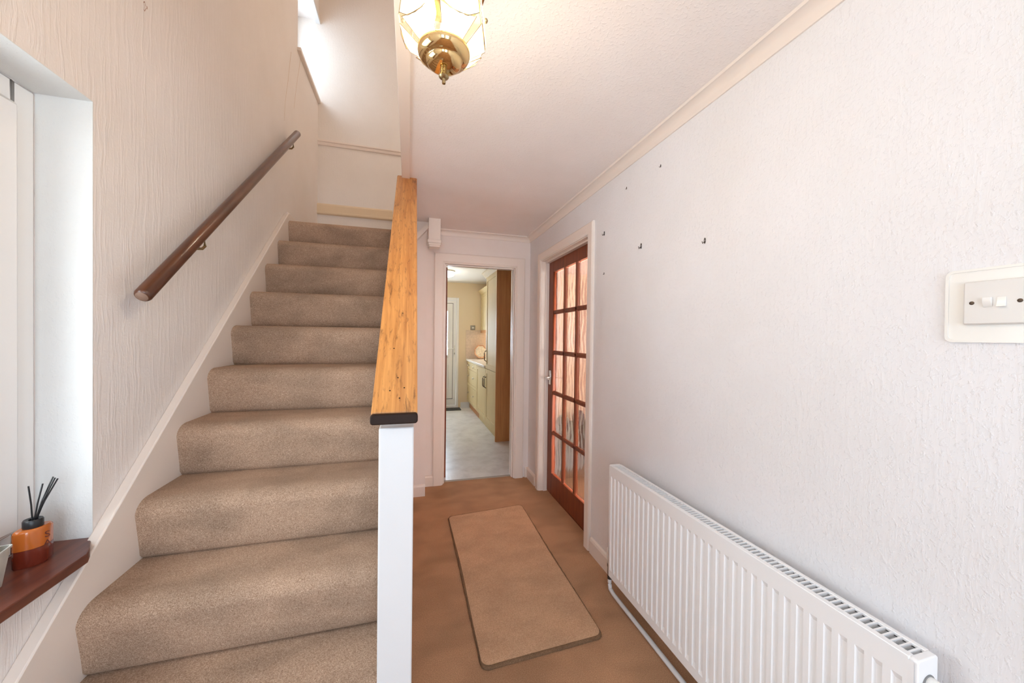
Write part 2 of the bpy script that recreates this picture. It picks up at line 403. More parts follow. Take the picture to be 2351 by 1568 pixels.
MB().box(XL, -.055, ry(10)+.10, YB, 2.05, 2.142).build('landing', M['carpet'], st)
mb = MB(); mb.box(-.055, .15, 3.118, YB, 2.25, 2.336); mb.box(-.075, -.045, 3.10, YB, 2.05, 2.336); mb.box(.14, .16, 3.118, YB, 2.25, 2.53)
mb.build('upper_step', M['carpet'], st)
# wall string
s0, s1 = (.72, .712-.88*.56), (2.955, 0)
def zs(y): return .722 + .876*(y-1.28)
poly = [(.70, 0), (.95, 0), (2.99, 1.79), (2.99, zs(2.96)-.0), (2.945, zs(2.945)), (.70, zs(.70))]
MB().prism(poly, 'x', XL, XS0).build('wall_string', M['gloss'], st, bevel=.004)
# upper flight: string and newel drop
nl = MB().box(.141, .235, 2.985, 3.08, 2.085, ZC).build('upper_newel', M['gloss'], st, bevel=.003)
mb = MB(); mb.box(.134, .242, 2.978, 3.087, 2.065, 2.092); mb.box(.139, .237, 2.983, 3.082, 2.05, 2.066); mb.box(.146, .230, 2.99, 3.075, 2.036, 2.052)
mb.build('newel_base_moulding', M['gloss'], nl, bevel=.004)
mb = MB(); mb.prism([(.0, 2.035), (.0, 2.085), (.145, 2.25), (.145, 2.20)], 'y', 3.045, 3.11)
mb.build('upper_string', M['gloss'], st)

# ------------------------------------------------------------------ balustrade: newel and sloping cap
ba = thing('newel_post', (-.03, 1.06, 0), 'square white newel post at the foot of the stairs', 'newel post')
MB().box(-.0747, .0143, 1.015, 1.07, 0, 1.075).build('post', M['white_gloss'], ba, bevel=.004)
ca = thing('handrail_cap', (-.03, 1.0, 1.08), 'flat worn orange pine cap sloping up the balustrade', 'handrail')
SL = .906
def capx(y): return -.094 + .018*(y-1.0)/1.28, .023 + .013*(y-1.0)/1.28
mb = MB()
def capsec(y, z):
    x0, x1 = capx(y); return [(x0, y, z-.023), (x0, y, z-.004), (x0+.006, y, z), (x1-.006, y, z), (x1, y, z-.004), (x1, y, z-.023)]
secs = [capsec(1.012+i*(2.285-1.012)/12, 1.108+SL*(1.012+i*(2.285-1.012)/12-1.0)) for i in range(13)]
for s_ in secs: mb.v += s_
for i in range(12):
    for j in range(6): mb.f.append((i*6+j, i*6+(j+1) % 6, (i+1)*6+(j+1) % 6, (i+1)*6+j))
mb.f += [tuple(range(6)), tuple(72+j for j in range(6))[::-1]]
mb.build('board', M['cap_wood'], ca, smooth=30)
x0, x1 = capx(1.0)
mb = MB(); mb.prism(rrect((x0+x1)/2, 1.102, (x1-x0)/2+.001, .0135, .008), 'y', .996, 1.014)
tag(mb.build('end_nosing', M['dark_end'], ca, smooth=30, bevel=.003), 'dark stained front edge')
hole = local_mesh(MB().lathe([(0.0021, 0), (0.0021, .0006), (0, .0007)], n=10), 'nail_hole', M['dark_end'])
for (x, y) in ((-.05, 1.065), (-.012, 1.072), (-.03, 1.10), (-.024, 1.045), (-.045, 1.19), (-.022, 1.32)):
    inst(hole, 'nail_hole', (x, y, 1.108+SL*(y-1.0)), ca, (math.atan(SL), 0, 0))

# ------------------------------------------------------------------ wall handrail
hr = thing('wall_handrail', (-.79, 1.40, 1.4), 'round dark varnished handrail on brackets along the stairwell wall', 'handrail')
A, B = Vector((-.79, 1.392, 1.432)), Vector((-.79, 2.985, 2.772)); d = (B-A).normalized()
pts = [A-d*.004, A, A+d*.006] + [A+(B-A)*t for t in (.25, .5, .75)] + [B-d*.006, B, B+d*.004]
MB().tube(pts, [.016, .0205, .0225, .0225, .0225, .0225, .0225, .0205, .016], 24).build('rail', M['rail_wood'], hr, smooth=50)
tag(MB().tube([A-d*.0052, A-d*.003], [.0145, .017], 20).build('worn_end', plain('bare_end_grain', (.22, .13, .09), .6, nbump=.4, nscale=150), hr, smooth=50), 'pale chipped end')
for yb_ in (1.74, 2.88):
    t = (yb_-A.y)/(B.y-A.y); c = A+(B-A)*t
    path = [(XL+.004, yb_+.02, c.z-.062), (-.835, yb_+.02, c.z-.066), (-.80, yb_+.012, c.z-.066), (-.788, yb_+.006, c.z-.056), (-.789, yb_, c.z-.026)]
    br = MB().tube(path, .0055, 10).build('bracket', M['bracket'], hr, smooth=60)
    mb = MB(); mb.lathe([(.0, .0), (.02, .0), (.02, .004), (.012, .007), (0, .007)], n=16)
    mb.v = [(XL+z_, yb_+.02+x_, c.z-.062+y_) for x_, y_, z_ in mb.v]
    mb.build('rose', M['bracket'], br, smooth=40)

# ------------------------------------------------------------------ doorways
def architrave(parent, axis, face, sgn, a0, a1, top, wid=.07, th=.018, name='architrave', mat='gloss', a0in=None):
    """three mitred boards around an opening a0..a1 with height top"""
    def P(u, z, d_): return (face+sgn*d_, u, z) if axis == 'x' else (u, face+sgn*d_, z)
    prof = [(0, 0), (0, .010), (.012, th), (wid-.008, th), (wid, th-.006), (wid, 0)]
    for side in ('l', 'r', 't'):
        mb = MB(); n = len(prof)
        for e in (0, 1):
            for (wd, d_) in prof:
                if side == 'l': mb.v.append(P(a0-wd, 0 if e == 0 else top+wd, d_))
                elif side == 'r': mb.v.append(P(a1+wd, 0 if e == 0 else top+wd, d_))
                else: mb.v.append(P(a0-wd if e == 0 else a1+wd, top+wd, d_))
        mb.f = [(j, (j+1) % n, n+(j+1) % n, n+j) for j in range(n)] + [tuple(range(n)), tuple(range(2*n-1, n-1, -1))]
        mb.build(name, M[mat], parent)
# kitchen doorway
d1 = thing('door_1', (.625, YE, 0), 'cream painted kitchen door frame with the dark door folded open', 'door', kind='structure')
architrave(d1, 'y', YE, -1, .292, .958, 1.976, .085)
mb = MB(); mb.box(.285, .300, YE-.002, 3.44, 0, 1.985); mb.box(.950, .965, YE-.002, 3.44, 0, 1.985); mb.box(.30, .95, YE-.002, 3.44, 1.970, 1.985)
mb.build('lining', M['gloss'], d1)
mb = MB(); mb.box(.30, .312, YE+.02, YE+.055, 0, 1.97); mb.box(.938, .95, YE+.02, YE+.055, 0, 1.97); mb.box(.312, .938, YE+.02, YE+.055, 1.958, 1.97)
mb.build('door_stop', M['gloss'], d1, bevel=.002)
lf = MB().box(.300, .338, 3.445, 4.10, .006, 1.965).build('door_leaf', M['mahogany'], d1, bevel=.002)
MB().tube([(.338, 4.03, .99), (.375, 4.03, .99), (.378, 3.95, .99)], .008, 10).build('handle', M['chrome'], lf, smooth=50)
mb = MB(); mb.box(.312, .94, YE+.05, YE+.075, .0, .006); mb.build('threshold_strip', plain('dull_threshold', (.36, .31, .26), .6), d1)

# living room glazed door
d2 = thing('door_2', (1.16, 2.55, 0), 'reddish hardwood door of fifteen wavy glass panes beside the kitchen doorway', 'door', kind='structure')
architrave(d2, 'x', XR, -1, 2.115, 2.972, 1.978, .07)
mb = MB(); mb.box(XR-.002, 1.225, 2.10, 2.12, 0, 1.985); mb.box(XR-.002, 1.225, 2.967, 2.985, 0, 1.985); mb.box(XR-.002, 1.225, 2.12, 2.967, 1.972, 1.985)
mb.build('lining', M['gloss'], d2)
mb = MB(); mb.box(1.125, 1.157, 2.12, 2.132, 0, 1.972); mb.box(1.125, 1.157, 2.955, 2.967, 0, 1.972); mb.box(1.125, 1.157, 2.132, 2.955, 1.960, 1.972)
mb.build('door_stop', M['gloss'], d2)
DX0, DX1, DY0, DY1, DZ0, DZ1 = 1.158, 1.196, 2.124, 2.963, .008, 1.967
lf = MB().box(DX0, DX1, DY0, DY0+.10, DZ0, DZ1).box(DX0, DX1, DY1-.10, DY1, DZ0, DZ1).box(DX0, DX1, DY0+.10, DY1-.10, DZ0, .185).box(DX0, DX1, DY0+.10, DY1-.10, 1.873, DZ1)\
    .build('door_leaf', M['mahogany'], d2, bevel=.003)
gy0, gy1, gz0, gz1 = DY0+.10, DY1-.10, .185, 1.873
bw = .034
def barprof(c, axis_lo=1.162, axis_hi=1.192):
    return [(axis_lo, c-.010), (axis_lo, c+.010), (axis_lo+.010, c+bw/2), (axis_hi-.010, c+bw/2), (axis_hi, c+.010), (axis_hi, c-.010), (axis_hi-.010, c-bw/2), (axis_lo+.010, c-bw/2)]
ys = [gy0+(gy1-gy0)*i/3 for i in range(4)]; zz_ = [gz0+(gz1-gz0)*i/5 for i in range(6)]
for y in ys[1:3]:
    MB().prism(barprof(y), 'z', gz0, gz1).build('glazing_bar', M['mahogany'], lf)
for z in zz_[1:5]:
    mb = MB(); n = 8; pr = barprof(z)
    mb.v = [(p, gy0, q) for p, q in pr] + [(p, gy1, q) for p, q in pr]
    mb.f = [(j, (j+1) % n, n+(j+1) % n, n+j) for j in range(n)] + [tuple(range(n)), tuple(range(2*n-1, n-1, -1))]
    mb.build('glazing_bar', M['mahogany'], lf)
wavy, nt, b, o = new_mat('wavy_textured_glass')
b.inputs['Base Color'].default_value = (1, .99, .97, 1); b.inputs['Roughness'].default_value = .02
b.inputs['Transmission Weight'].default_value = 1; b.inputs['IOR'].default_value = 1.38
nt.links.new(bump(nt, noise(nt, coords(nt, (40, 40, 6)), 1, 2, .5, .8), .32, .004), b.inputs['Normal'])
tb = node(nt, 'ShaderNodeBsdfTransparent'); mxs = node(nt, 'ShaderNodeMixShader'); mxs.inputs[0].default_value = .65
nt.links.new(tb.outputs[0], mxs.inputs[1]); nt.links.new(b.outputs[0], mxs.inputs[2]); nt.links.new(mxs.outputs[0], o.inputs[0])
for i in range(3):
    for j in range(5):
        y0_, y1_, z0_, z1_ = ys[i]+.010, ys[i+1]-.010, zz_[j]+.010, zz_[j+1]-.010
        NY, NZ = 16, 20; mb = MB(); ph = random.random()*6
        for a in range(NY+1):
            for c in range(NZ+1):
                y, z = y0_+(y1_-y0_)*a/NY, z0_+(z1_-z0_)*c/NZ
                edge = min(1, min(a, NY-a)/3)
                mb.v.append((1.174 + .0006*edge*math.sin(y*120+ph+1.5*math.sin(z*22+ph*2)) + .0003*edge*math.sin(z*47+y*60+ph), y, z))
        for a in range(NY):
            for c in range(NZ): mb.f.append((a*(NZ+1)+c, (a+1)*(NZ+1)+c, (a+1)*(NZ+1)+c+1, a*(NZ+1)+c+1))
        n0 = len(mb.v); mb.v += [(1.180, y0_, z0_), (1.180, y1_, z0_), (1.180, y1_, z1_), (1.180, y0_, z1_)]; mb.f.append((n0, n0+3, n0+2, n0+1))
        per = [a*(NZ+1) for a in range(NY+1)]; mb.f.append(tuple(per[::-1]) + (n0, n0+1)[::1] if False else (per[0], per[-1], n0+1, n0))
        top = [a*(NZ+1)+NZ for a in (0, NY)]; mb.f.append((top[0], n0+3, n0+2, top[1]))
        mb.build('glass_pane', wavy, lf, smooth=60)
hd = MB().box(1.150, DX0, 2.885, 2.925, .925, 1.045).build('handle_plate', M['chrome'], lf, bevel=.003)
MB().tube([(1.152, 2.905, .985), (1.118, 2.905, .985), (1.108, 2.898, .985), (1.106, 2.80, .983)], [.009, .009, .0085, .0075], 12).build('lever', M['chrome'], hd, smooth=50)

# ------------------------------------------------------------------ side window with board
w1 = thing('window_1', (-.985, .81, .712), 'white framed window in a deep reveal beside the stairs', 'window', kind='structure')
mb = MB(); fx0, fx1 = -1.05, -.985
mb.box(fx0, fx1, 1.258, 1.318, .737, 1.966); mb.box(fx0, fx1, .30, .36, .737, 1.966); mb.box(fx0, fx1, .36, 1.258, .737, .797); mb.box(fx0, fx1, .36, 1.258, 1.906, 1.966)
mb.build('outer_frame', M['upvc'], w1, bevel=.006)
mb = MB(); fx0, fx1 = -1.06, -.968
mb.box(fx0, fx1, 1.175, 1.255, .80, 1.903); mb.box(fx0, fx1, .363, .443, .80, 1.903); mb.box(fx0, fx1, .443, 1.175, .80, .88); mb.box(fx0, fx1, .443, 1.175, 1.823, 1.903)
sa = mb.build('sash', M['upvc'], w1, bevel=.008)
MB().box(-1.03, -1.024, .44, 1.178, .877, 1.826).build('glass_pane', M['glass'], sa)
rv = MB().box(-.985, XL+.0005, 1.3175, 1.3195, .737, 1.966).box(-.985, XL+.0005, .2985, .3005, .737, 1.966).box(-.985, XL+.0005, .30, 1.318, 1.9655, 1.9675)
rv.build('reveal_lining', M['reveal'], w1)
poly = [(-.99, .30), (-.808, .30), (-.808, 1.222), (-.822, 1.25), (-.845, 1.285), (XL, 1.318), (-.99, 1.318)]
MB().prism(poly, 'z', .712, .737).build('window_board', M['board'], w1, bevel=.003)

# upstairs stair window
w2 = thing('window_2', (-.98, 3.58, 3.55), 'small high window lighting the stairwell beside the far wall', 'window', kind='structure')
mb = MB(); mb.box(-1.11, -1.06, 3.25, 3.31, 3.57, 4.33); mb.box(-1.11, -1.06, 3.86, YB, 3.57, 4.33); mb.box(-1.11, -1.06, 3.31, 3.86, 3.57, 3.63); mb.box(-1.11, -1.06, 3.31, 3.86, 4.27, 4.33)
mb.build('frame', M['upvc'], w2, bevel=.004)
MB().box(-1.088, -1.082, 3.31, 3.86, 3.63, 4.27).build('glass_pane', M['glass'], w2)
MB().box(-1.06, -.835, 3.235, YB, 3.543, 3.57).build('window_board', M['gloss'], w2, bevel=.004)
MB().box(-.885, -.845, 3.22, YB, 4.30, 4.335).build('curtain_rail', M['white_gloss'], w2, bevel=.003)

# front entrance (behind the viewer)
d4 = thing('door_4', (.41, -1.96, 0), 'white glazed front door', 'door', kind='structure')
mb = MB(); mb.box(-.02, .04, -2.00, -1.93, 0, 2.06); mb.box(.78, .84, -2.00, -1.93, 0, 2.06); mb.box(.04, .78, -2.00, -1.93, 2.0, 2.06)
mb.build('frame', M['upvc'], d4)
mb = MB(); mb.box(.045, .14, -1.99, -1.94, .01, 1.995); mb.box(.68, .775, -1.99, -1.94, .01, 1.995); mb.box(.14, .68, -1.99, -1.94, .01, .22); mb.box(.14, .68, -1.99, -1.94, 1.90, 1.995); mb.box(.14, .68, -1.99, -1.94, .92, 1.02)
lf = mb.build('door_leaf', M['upvc'], d4)
for z0_, z1_ in ((.22, .92), (1.02, 1.90)): MB().box(.14, .68, -1.968, -1.962, z0_, z1_).build('glass_pane', M['glass'], lf)
w3 = thing('window_3', (-.47, -1.96, .45), 'white framed window beside the front door', 'window', kind='structure')
mb = MB(); mb.box(-.76, -.70, -2.00, -1.93, .45, 2.06); mb.box(-.24, -.18, -2.00, -1.93, .45, 2.06); mb.box(-.70, -.24, -2.00, -1.93, .45, .51); mb.box(-.70, -.24, -2.00, -1.93, 2.0, 2.06)
mb.build('frame', M['upvc'], w3)
MB().box(-.70, -.24, -1.968, -1.962, .51, 2.0).build('glass_pane', M['glass'], w3)

# ------------------------------------------------------------------ lantern
LX, LY = .083, 1.0
la = thing('ceiling_lantern', (LX, LY, ZC), 'brass ceiling lantern with glowing bulbs behind clear glass panes', 'light')
lglass = clear_glass('bevelled_lantern_glass', (1, .96, .85), .12, 1.5)
MB().tube([(LX, LY, ZC+.01), (LX, LY, 2.06)], .006, 12).build('stem', M['old_brass'], la, smooth=50)
zt, zm, zb_ = 2.245, 2.115, 2.072
RB, RT, RD = .118, .104, .066
A0 = math.radians(14)
def hexpt(r, a, z): return Vector((LX+r*math.cos(a), LY+r*math.sin(a), z))
def pane(corners, th, name):
    c = [Vector(p) for p in corners]; n = (c[1]-c[0]).cross(c[2]-c[0]).normalized()
    ctr = sum(c, Vector())/len(c)
    if n.dot(ctr-Vector((LX, LY, ctr.z))) < 0: n = -n
    inner = [ctr+(p-ctr)*.86+n*th for p in c]; back = [p-n*th*.3 for p in c]; k = len(c)
    mb = MB(); mb.v = [tuple(p) for p in inner+c+back]
    mb.f = [tuple(range(k))] + [(i, (i+1) % k, k+(i+1) % k, k+i) for i in range(k)] + [(k+i, k+(i+1) % k, 2*k+(i+1) % k, 2*k+i) for i in range(k)] + [tuple(range(3*k-1, 2*k-1, -1))]
    pn_ = mb.build(name, lglass, la)
    e = MB(); e.tube(c+[c[0]], .0011, 6); e.build('glass_edge', M['old_brass'], pn_, smooth=50)
    return pn_
knob = local_mesh(MB().lathe([(0, -.006), (.004, -.0045), (.006, 0), (.004, .0045), (0, .006)], n=12), 'clamp_knob', M['old_brass'], True)
rodm = MB()
for i in range(6):
    a, b2 = A0+i*math.pi/3, A0+(i+1)*math.pi/3; am = (a+b2)/2; g = .035
    tl, tr_ = hexpt(RT, a+g, zt), hexpt(RT, b2-g, zt)
    ml, mr = hexpt(RB, a+g, zm+.012), hexpt(RB, b2-g, zm+.012)
    bl = hexpt(RB*.93, a+(b2-a)*.30, zm-.012); br_ = hexpt(RB*.93, a+(b2-a)*.70, zm-.012)
    pane([tl, tr_, mr, br_, bl, ml], .004, 'glass_pane')
    pane([hexpt(RB*.97, a+.10, zm-.002), hexpt(RB*.90, am, zm-.013), hexpt(RB*.97, b2-.10, zm-.002), hexpt(RD, b2-.12, zb_+.004), hexpt(RD, a+.12, zb_+.004)], .003, 'lower_glass_pane')
    p = hexpt(RB*.885+.006, am, zm+.045); inst(knob, 'clamp_knob', p, la)
mb = MB()
mb.lathe([(.10, zt-.004), (.108, zt-.002), (.108, zt+.006), (.06, zt+.014), (.02, ZC-.002), (0, ZC-.002), (0, zt-.004)], (LX, LY, 0), 32)
mb.build('top_plate', M['brass'], la, smooth=40)
mb = MB(); mb.lathe([(0, 2.083), (.062, 2.083), (.068, 2.080), (.0695, 2.075), (.0675, 2.066), (.061, 2.0575), (.051, 2.0525), (.0465, 2.0515), (.0455, 2.050), (.0465, 2.0485), (.045, 2.0445), (.040, 2.0395), (.030, 2.0345), (.018, 2.0315), (.009, 2.0305), (0, 2.030)], (LX, LY, 0), 48)
di = mb.build('dish', M['brass'], la, smooth=50)
mb = MB(); mb.lathe([(0, 2.032), (.0075, 2.031), (.0085, 2.0275), (.0075, 2.024), (.0085, 2.022), (.0085, 2.016), (.0125, 2.0145), (.0135, 2.011), (.011, 2.0075), (.005, 2.005), (.0038, 2.001), (.0052, 1.997), (.0045, 1.993), (0, 1.991)], (LX, LY, 0), 20)
mb.build('finial', M['old_brass'], di, smooth=50)
bulbmat = glow('bulb_glow', (1, .80, .50), 60)
for i in range(3):
    a = math.radians(200+i*120); bx, by = LX+.042*math.cos(a), LY+.042*math.sin(a)
    cn = MB().lathe([(0, 2.085), (.010, 2.085), (.012, 2.09), (.011, 2.13), (0, 2.13)], (bx, by, 0), 14).build('candle_holder', M['white_plastic'], la, smooth=40)
    MB().lathe([(0, 2.13), (.008, 2.131), (.015, 2.15), (.0165, 2.165), (.012, 2.19), (.004, 2.21), (0, 2.213)], (bx, by, 0), 16).build('bulb', bulbmat, cn, smooth=True)
lp = bpy.data.lights.new('lantern_light', 'POINT'); lp.energy = 18; lp.color = (1, .92, .86); lp.shadow_soft_size = .05
lo_ = bpy.data.objects.new('lantern_light', lp); COL.objects.link(lo_); lo_.parent = la; lo_.location = (0, 0, 2.15-ZC)

# hang the lantern by a chain from a ceiling rose
la.location = (.068, .82, 2.092); la.scale = (.82, .82, .82)
UP = (ZC-2.092)/.82
mb = MB(); mb.lathe([(0, 0), (.065, 0), (.065, -.008), (.045, -.02), (.012, -.026), (.010, -.036), (0, -.036)], (0, 0, UP), 32)
o = mb.build('ceiling_rose', M['brass'], None, smooth=40); o.parent = la
ltor = MB(); n_, k_ = 14, 8
for i in range(n_):
    a = 2*math.pi*i/n_
    for j in range(k_):
        g = 2*math.pi*j/k_; ltor.v.append(((.008+.0018*math.cos(g))*math.cos(a), .0018*math.sin(g), (.014+.0018*math.cos(g))*math.sin(a)))
for i in range(n_):
    for j in range(k_): ltor.f.append((i*k_+j, ((i+1) % n_)*k_+j, ((i+1) % n_)*k_+(j+1) % k_, i*k_+(j+1) % k_))
lkm = local_mesh(ltor, 'chain_link', M['brass'], True)
zl, i = UP-.046, 0
while zl > .012:
    o = bpy.data.objects.new('chain_link', lkm); COL.objects.link(o); o.parent = la; o.location = (0, 0, zl); o.rotation_euler = (0, 0, math.pi/2*(i % 2)); zl -= .0235; i += 1

# assumed pendant, out of view upstairs, added to warm the upper stairwell walls
lpn = thing('added_landing_pendant', (1.1, 2.6, 4.75), 'small white pendant lamp added out of view to warm the upper stairwell', 'light')
MB().tube([(1.1, 2.6, 4.75), (1.1, 2.6, 4.52)], .004, 8).build('cord', M['white_plastic'], lpn)
MB().lathe([(.04, 4.54), (.12, 4.40), (.118, 4.40), (.038, 4.538)], (1.1, 2.6, 0), 24).build('shade', M['white_plastic'], lpn, smooth=50)
MB().lathe([(0, 4.52), (.015, 4.52), (.03, 4.47), (.02, 4.44), (0, 4.435)], (1.1, 2.6, 0), 16).build('bulb', bulbmat, lpn, smooth=True)
ll = bpy.data.lights.new('added_landing_light', 'POINT'); ll.energy = 28; ll.color = (1, .86, .68); ll.shadow_soft_size = .05
o = bpy.data.objects.new('added_landing_light', ll); COL.objects.link(o); o.parent = lpn; o.location = (0, 0, -.38)

# ------------------------------------------------------------------ radiator
RX0, RX1, RY0, RY1, RZ0, RZ1 = .982, 1.046, .478, 1.650, .12, .680
ra = thing('radiator', (1.02, 1.07, RZ0), 'long white double panel radiator fixed to the textured wall', 'radiator')
mb = MB(); NP = 35; pit = (RY1-RY0-.03)/NP
xf, xb = RX0, RX0+.007; za, zb2, zc2, zd = RZ0, RZ0+.035, RZ1-.05, RZ1-.006
yl = RY0+.015
mb.add([(xf, RY0+.004, za), (xf, yl, za), (xf, yl, zd), (xf, RY0+.004, zd)], [(0, 1, 2, 3)])
mb.add([(xf, RY1-.015, za), (xf, RY1-.004, za), (xf, RY1-.004, zd), (xf, RY1-.015, zd)], [(0, 1, 2, 3)])
for i in range(NP):
    u0 = yl+i*pit; u1 = u0+pit; a_, b_, c_, d_ = u0+pit*.22, u0+pit*.34, u0+pit*.66, u0+pit*.78
    v = [(xf, u0, za), (xf, u1, za), (xf, u1, zd), (xf, u0, zd),
         (xf, a_, zb2), (xf, d_, zb2), (xf, d_, zc2), (xf, a_, zc2),
         (xb, b_, zb2+.014), (xb, c_, zb2+.014), (xb, c_, zc2-.014), (xb, b_, zc2-.014)]
    mb.add(v, [(0, 1, 5, 4), (1, 2, 6, 5), (2, 3, 7, 6), (3, 0, 4, 7), (4, 5, 9, 8), (5, 6, 10, 9), (6, 7, 11, 10), (7, 4, 8, 11), (8, 9, 10, 11)])
# returns of the pressed sheet
mb.add([(xf, RY0+.004, za), (xf, RY1-.004, za), (xf+.012, RY1-.004, za-.0), (xf+.012, RY0+.004, za)], [(0, 1, 2, 3)])
mb.build('front_panel', M['radiator'], ra, smooth=25)
MB().box(RX1-.012, RX1, RY0+.004, RY1-.004, RZ0, RZ1-.006).build('back_panel', M['radiator'], ra)
mb = MB()
for i in range(46):
    y = RY0+.02+i*(RY1-RY0-.04)/45; mb.box(RX0+.014, RX1-.013, y-.0008, y+.0008, RZ0+.05, RZ1-.03)
mb.build('convector_fins', M['radiator'], ra, kind='stuff')
# side covers with rounded top
for (ya, yb2, nm) in ((RY0-.001, RY0+.014, 'n'), (RY1-.014, RY1+.001, 'f')):
    mb = MB(); prof = [(RX0+.002, RZ0+.01), (RX0+.002, RZ1-.003), (RX0+.006, RZ1), (RX1-.004, RZ1), (RX1, RZ1-.004), (RX1, RZ0+.01)]
    mb.prism(prof, 'y', ya, yb2)
    mb.build('side_cover', M['radiator'], ra, bevel=.0065, seg=3)
mb = MB(); mb.box(RX0+.001, RX0+.017, RY0+.013, RY1-.013, RZ1-.010, RZ1); mb.box(RX1-.012, RX1, RY0+.013, RY1-.013, RZ1-.010, RZ1)
gr = mb.build('top_grille', M['radiator'], ra, bevel=.0015)
NB = 78; barm = local_mesh(MB().box(-.0175, .0175, -.0018, .0018, -.004, .004), 'grille_bar', M['radiator'])
for i in range(NB):
    y = RY0+.014+(i+.5)*(RY1-RY0-.028)/NB; inst(barm, 'grille_bar', ((RX0+.017+RX1-.012)/2, y, RZ1-.0045), gr)
# near-end plug with dark hole, far valve and pipe
mb = MB(); mb.lathe([(0, 0), (.0185, 0), (.0185, .0015), (0, .0015)], n=24); mb.v = [(1.016+x, RY0-.001-z, .628+y) for x, y, z in mb.v]
mb.build('end_opening', M['rad_dark'], ra)
mb = MB(); mb.lathe([(0, 0), (.0135, 0), (.0135, .016), (.011, .018), (0, .018)], n=20); mb.v = [(1.017+x, RY0-.001-z, .630+y) for x, y, z in mb.v]
pl = mb.build('air_vent', M['white_plastic'], ra, smooth=40)
mb = MB(); mb.lathe([(0, .018), (.0085, .018), (.0095, .022), (.0095, .030), (.007, .033), (0, .033)], n=8); mb.v = [(1.017+x, RY0-.001-z, .628+y) for x, y, z in mb.v]
mb.build('vent_screw', M['chrome'], pl, smooth=30)
mb = MB(); mb.lathe([(0, .10), (.014, .10), (.014, .125), (.018, .127), (.019, .165), (.016, .175), (0, .176)], (1.018, 1.686, .05), 18)
va = mb.build('valve_head', M['white_plastic'], ra, smooth=40)
mb = MB(); mb.lathe([(.012, .02), (.012, .10), (.015, .10), (.015, .085), (.013, .08), (.013, .02)], (1.018, 1.686, .05), 16); mb.tube([(1.018, 1.686, .145), (1.018, 1.648, .150)], .011, 12)
mb.build('valve_body', plain('dark_valve_metal', (.12, .11, .10), .35, .8), va, smooth=40)
pp = []
for (x, y, z) in ((1.018, 1.686, .10), (1.016, 1.684, .05), (1.013, 1.672, .026), (1.012, 1.64, .019), (1.012, 1.56, .018), (1.012, 1.35, .018), (1.011, .9, .018), (1.01, .45, .018), (1.01, -.4, .018)): pp.append((x, y, z))
sm = []
for i in range(len(pp)-1):
    for t in range(4): sm.append(tuple(pp[i][q]+(pp[i+1][q]-pp[i][q])*t/4 for q in range(3)))
MB().tube(sm+[pp[-1]], .010, 12).build('pipe', M['white_gloss'], ra, smooth=50)

# ------------------------------------------------------------------ light switch
sw = thing('light_switch', (XR, .427, 1.393), 'double rocker light switch on an ivory finger plate', 'light switch')
def yz_plate(cy, cz, hy, hz, r, x0, x1): return MB().prism(rrect(cy, cz, hy, hz, r), 'x', x0, x1)
yz_plate(.4285, 1.393, .0715, .074, .012, XR-.0035, XR).build('finger_plate', M['old_plastic'], sw, smooth=30, bevel=.0015)
mb = yz_plate(.4285, 1.393, .0715, .074, .012, XR-.005, XR-.003)
rim = MB(); o1 = rrect(.4285, 1.393, .0715, .074, .012); o2 = rrect(.4285, 1.393, .0665, .069, .0085); n = len(o1)
rim.v = [(XR-.0055, y, z) for y, z in o1]+[(XR-.0055, y, z) for y, z in o2]+[(XR-.003, y, z) for y, z in o1]+[(XR-.003, y, z) for y, z in o2]
for i in range(n):
    j = (i+1) % n; rim.f += [(i, j, n+j, n+i), (i, 2*n+i, 2*n+j, j), (n+i, n+j, 3*n+j, 3*n+i)]
rim.build('raised_rim', M['old_plastic'], sw, smooth=30)
pt = yz_plate(.4285, 1.3975, .043, .043, .004, XR-.0125, XR-.0035).build('switch_plate', M['grey_plastic'], sw, smooth=30, bevel=.003)
for cy, up_ in ((.4375, 1), (.420, -1)):
    mb = MB(); h_ = .0095; lo2, hi2 = (XR-.0135, XR-.018) if up_ > 0 else (XR-.018, XR-.0135)
    mb.v = [(x, y, z) for y in (cy-.0058, cy+.0058) for x, z in ((XR-.0125, 1.3975-h_), (lo2, 1.3975-h_), (hi2 if up_ > 0 else XR-.0145, 1.3975), (hi2, 1.3975+h_), (XR-.0125, 1.3975+h_))]
    mb.f = [(0, 1, 2, 3, 4), (9, 8, 7, 6, 5)]+[(i, (i+1) % 5, 5+(i+1) % 5, 5+i) for i in range(5)]
    mb.build('rocker', M['white_plastic'], pt, bevel=.0006)
for cy in (.4587, .3983):
    mb = MB(); mb.lathe([(0, 0), (.0036, 0), (.0036, .0004), (.0028, .0009), (0, .0009)], n=16); mb.v = [(XR-.0125-z, cy+x, 1.3975+y) for x, y, z in mb.v]
    mb.build('screw', M['screw'], pt, smooth=40)

# ------------------------------------------------------------------ doormat
P4 = [Vector((.282, 2.682, 0)), Vector((.861, 2.738, 0)), Vector((.838, 1.424, 0)), Vector((.286, 1.401, 0))]
mt = thing('doormat', (.56, 2.06, 0), 'rectangular light brown pile mat lying on the hall carpet', 'mat')
def mat_outline(ins, rad):
    out = []
    for i in range(4):
        p, a, b2 = P4[i], (P4[i-1]-P4[i]).normalized(), (P4[(i+1) % 4]-P4[i]).normalized()
        c = p + (a+b2)*(ins+rad); s_ = c-b2*rad; e_ = c-a*rad
        for q in range(7):
            t = q/6; v = (s_-c)*(math.cos(t*math.pi/2)) + (e_-c)*math.sin(t*math.pi/2)
            out.append(c+v)
    return out
def subdiv(pts, step=.025):
    out = []
    for i, p in enumerate(pts):
        q = pts[(i+1) % len(pts)]; k = max(1, int((q-p).length/step))
        for t in range(k): out.append(p+(q-p)*t/k)
    return out
